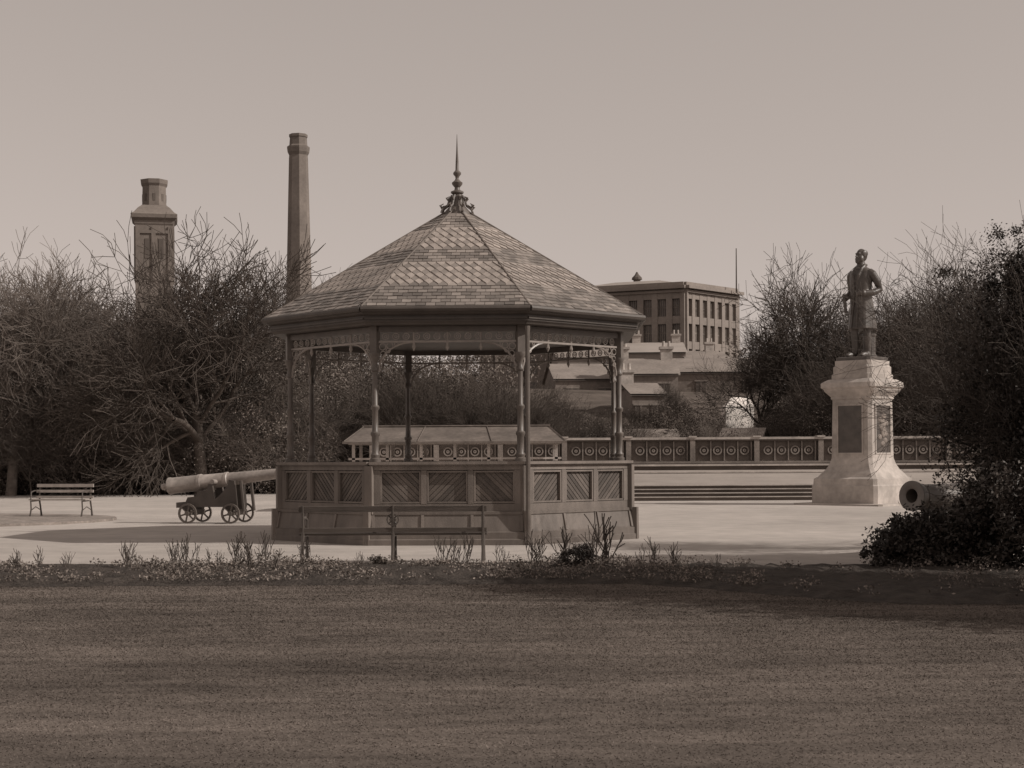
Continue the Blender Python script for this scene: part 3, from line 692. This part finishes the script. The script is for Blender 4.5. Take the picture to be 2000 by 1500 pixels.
sh=empty('shrubbery',(-18,72,0))
leaves('foliage',mass([(-120,200,580,18),(150,560,630,34),(380,640,630,14)],(70,79),1),330000,.05,M_leafl,1,sh,K=50,sub=.18)
leaves('dark_foliage',mass([(-120,620,780,30)],(69,74),21),110000,.055,M_leafm,21,sh,K=40,sub=.2)
g=random.Random(5)
for i in range(130):
    d=g.uniform(68.5,78); px=g.uniform(-100,640); put(SBp,'twigs',P(px,d),d,g.uniform(3.0,7.5 if px<200 else 6.3),g.uniform(0,6.28),sh,1,4)
sh2=empty('shrubbery',(0,76,0))
leaves('foliage',mass([(560,900,670,16),(840,1010,690,9),(1020,1240,790,9)],(74,84),2),180000,.052,M_leafm,2,sh2,K=50,sub=.18)
for i in range(60):
    d=g.uniform(70,80); px=g.uniform(580,1240); put(SB,'twigs',P(px,d),d,g.uniform(3,6.5 if px<1000 else 4.5),g.uniform(0,6.28),sh2,1,4)
sh3=empty('shrubbery',(15,80,0))
leaves('foliage',mass([(1230,1400,790,14),(1400,1490,825,6),(1490,1640,780,12),(1520,1640,740,6)],(76,90),3,(.9,1.5),60)+mass([(1700,1900,600,18),(1850,2150,560,16)],(76,92),33),280000,.052,M_leafm,3,sh3,K=50,sub=.18)
for i in range(80):
    d=g.uniform(74,94); px=g.uniform(1230,1650)
    put(SBp if i%2 else SB,'twigs',P(px,d),d,g.uniform(1.2,2.0) if 1400<px<1490 else g.uniform(1.8,3.8),g.uniform(0,6.28),sh3,1,4)
for i in range(50):
    d=g.uniform(74,88); px=g.uniform(1620,2150); put(SB,'twigs',P(px,d),d,g.uniform(4,8),g.uniform(0,6.28),sh3,1,4)
leaves('low_hedge',[( -30+i*1.5+g.uniform(-.3,.3),70.0,.5,1.1,.8,.9) for i in range(22)],26000,.06,M_leafm,9,K=40)
g2=random.Random(8); cl=[]
for i in range(130):
    d=g2.uniform(128,175); x=g2.uniform(-90,90); r_=g2.uniform(2.2,4.0)
    px=1000+3000*x/d
    if 1060<px<1480: continue
    cl.append((x,d,gz(x,d)+g2.uniform(0,4.5),r_*1.4,r_,r_*1.1))
leaves('distant_trees',cl,170000,.15,M_leaff,8,K=40,sub=.2)
g2=random.Random(18); cl=[]
for i in range(90):
    d=g2.uniform(330,480); x=g2.uniform(-260,260); r_=g2.uniform(6,10); cl.append((x,d,gz(x,d)+3,r_*1.6,r_,r_*.7))
leaves('wooded_hill',cl,60000,.6,M_leaff,18)

# right foreground holly and trees
hb=empty('holly_bush',(7.0,21.5,0))
cl=[(7.4,22.6,1.5,.95,1.0,1.7),(7.6,22.0,2.9,.95,1.2,1.4),(6.5,20.9,.5,.8,.8,.6),(5.65,20.8,.34,.75,.7,.5),(6.9,20.0,.85,.85,.8,.85),(7.9,20.4,1.6,1.0,1.0,1.7),(7.9,21.7,4.0,.8,1.0,.8),(6.3,21.7,.42,.8,.5,.45),(5.2,20.9,.22,.4,.4,.3)]
leaves('leaves',cl,150000,.034,M_leafd,11,hb,K=70,sub=.19)
for (x,y,h) in ((7.5,22.2,4.2),(7.9,21.5,4.6),(6.5,20.8,1.5),(5.7,20.8,.9)):
    put(SB,'stems',x,y,h,x*3,hb,.8,4)
FT1=tree_mesh('fg_tree',7,57,M_bark,.12,.25,mx=5,ks=(6,6,5,5,4),minr=.004)
o=put(FT1,'hawthorn_tree',8.3,25.4,5.8,1.2,None,.9,7)
leaves('hawthorn_leaves',[(8.2,25.3,4.3,1.2,1.3,1.1),(7.8,25,3.4,.9,1.0,.9)],14000,.026,M_leafd,12,o,K=70,sub=.14)
bpy.data.objects['hawthorn_leaves'].matrix_parent_inverse=o.matrix_basis.inverted()

o=put(TA,'bare_tree',9.6,15.8,8,2.0,None,.8,12)
leaves('evergreen_tree_crown',[(8.6,15.8,1.6,1.5,1.5,1.5),(9.2,16.4,3.6,1.7,1.5,1.6),(9.6,15.6,5.4,1.7,1.5,1.5),(9.4,13.6,2.6,1.8,1.3,2.2),(10.5,17,6.4,1.4,1.2,1.2)],60000,.07,M_leafd,14,o,K=50)
bpy.data.objects['evergreen_tree_crown'].matrix_parent_inverse=o.matrix_basis.inverted()

RS=[tree_mesh('rose_%d'%i,.4,60+i,M_bark,.008,.34,mx=2,ks=(4,3),up=.14,ang=(15,38),minr=.0042) for i in range(4)]
rb=empty('rose_bushes',(0,21,0))
g=random.Random(4)
for px,h in ((130,.25),(255,.38),(262,.28),(335,.42),(352,.38),(372,.42),(448,.48),(470,.34),(495,.45),(515,.5),(535,.3),(590,.35),(700,.25),(865,.45),(885,.36),(910,.45),(975,.3),(1040,.45),(1052,.48),(1105,.62),(1165,.5),(1180,.72),(1262,.33),(1280,.34),(1310,.38),(30,.35),(70,.3),(415,.25),(1130,.3),(1400,.2)):
    d=g.uniform(20.2,21.7)
    for _ in range(2):
        o=link('rose',RS[g.randrange(4)],rb); s=h/.4*g.uniform(.75,1.15); o.matrix_basis=Matrix.Translation((P(px,d)+g.uniform(-.06,.06),d,.06))@Matrix.Rotation(g.uniform(0,6),4,'Z')@Matrix.Rotation(g.uniform(-.2,.2),4,'X')@Matrix.Scale(s,4); o.matrix_parent_inverse=rb.matrix_basis.inverted()
leaves('dwarf_shrub',[(P(1122,20.6),20.6,.2,.22,.2,.18)],6000,.016,M_leafd,15,K=24)
leaves('dwarf_shrub',[(P(735,21),21,.12,.14,.12,.10)],1800,.015,M_leafm,16,K=14)

# ---------------------------------------------------------------- light, sky, camera
AZ_S=R(74); EL=R(36)
sd=Vector((math.sin(AZ_S)*math.cos(EL),-math.cos(AZ_S)*math.cos(EL),math.sin(EL)))
sun=bpy.data.lights.new('sun','SUN'); sun.energy=3.2; sun.angle=R(.6); sun.color=(1,.94,.87)
so=bpy.data.objects.new('sun',sun); scene.collection.objects.link(so); so.rotation_euler=sd.to_track_quat('Z','Y').to_euler()
w=bpy.data.worlds.new('World'); scene.world=w; w.use_nodes=True; nt=w.node_tree; bg=nt.nodes['Background']
sk=nt.nodes.new('ShaderNodeTexSky'); sk.sky_type='NISHITA'; sk.sun_disc=False; sk.sun_elevation=EL; sk.sun_rotation=math.atan2(sd.x,sd.y)
bw=nt.nodes.new('ShaderNodeRGBToBW'); nt.links.new(sk.outputs[0],bw.inputs[0])
pw=nt.nodes.new('ShaderNodeMath'); pw.operation='POWER'; pw.inputs[1].default_value=.45; nt.links.new(bw.outputs[0],pw.inputs[0])
sc=nt.nodes.new('ShaderNodeVectorMath'); sc.operation='SCALE'; sc.inputs[0].default_value=(2.12,1.84,1.68)
nt.links.new(pw.outputs[0],sc.inputs['Scale']); nt.links.new(sc.outputs[0],bg.inputs['Color']); bg.inputs['Strength'].default_value=.13
cam=bpy.data.cameras.new('camera'); co=bpy.data.objects.new('camera',cam); scene.collection.objects.link(co)
cam.sensor_width=36; cam.lens=54; cam.shift_y=.0725; cam.clip_end=3000; cam.clip_start=.1
co.matrix_world=Matrix.Translation((0,0,1.55))@Matrix.Rotation(R(90),4,'X')@Matrix.Rotation(R(-.3),4,'Z')
scene.camera=co
scene.view_settings.view_transform='Standard'; scene.view_settings.look='None'; scene.view_settings.exposure=0
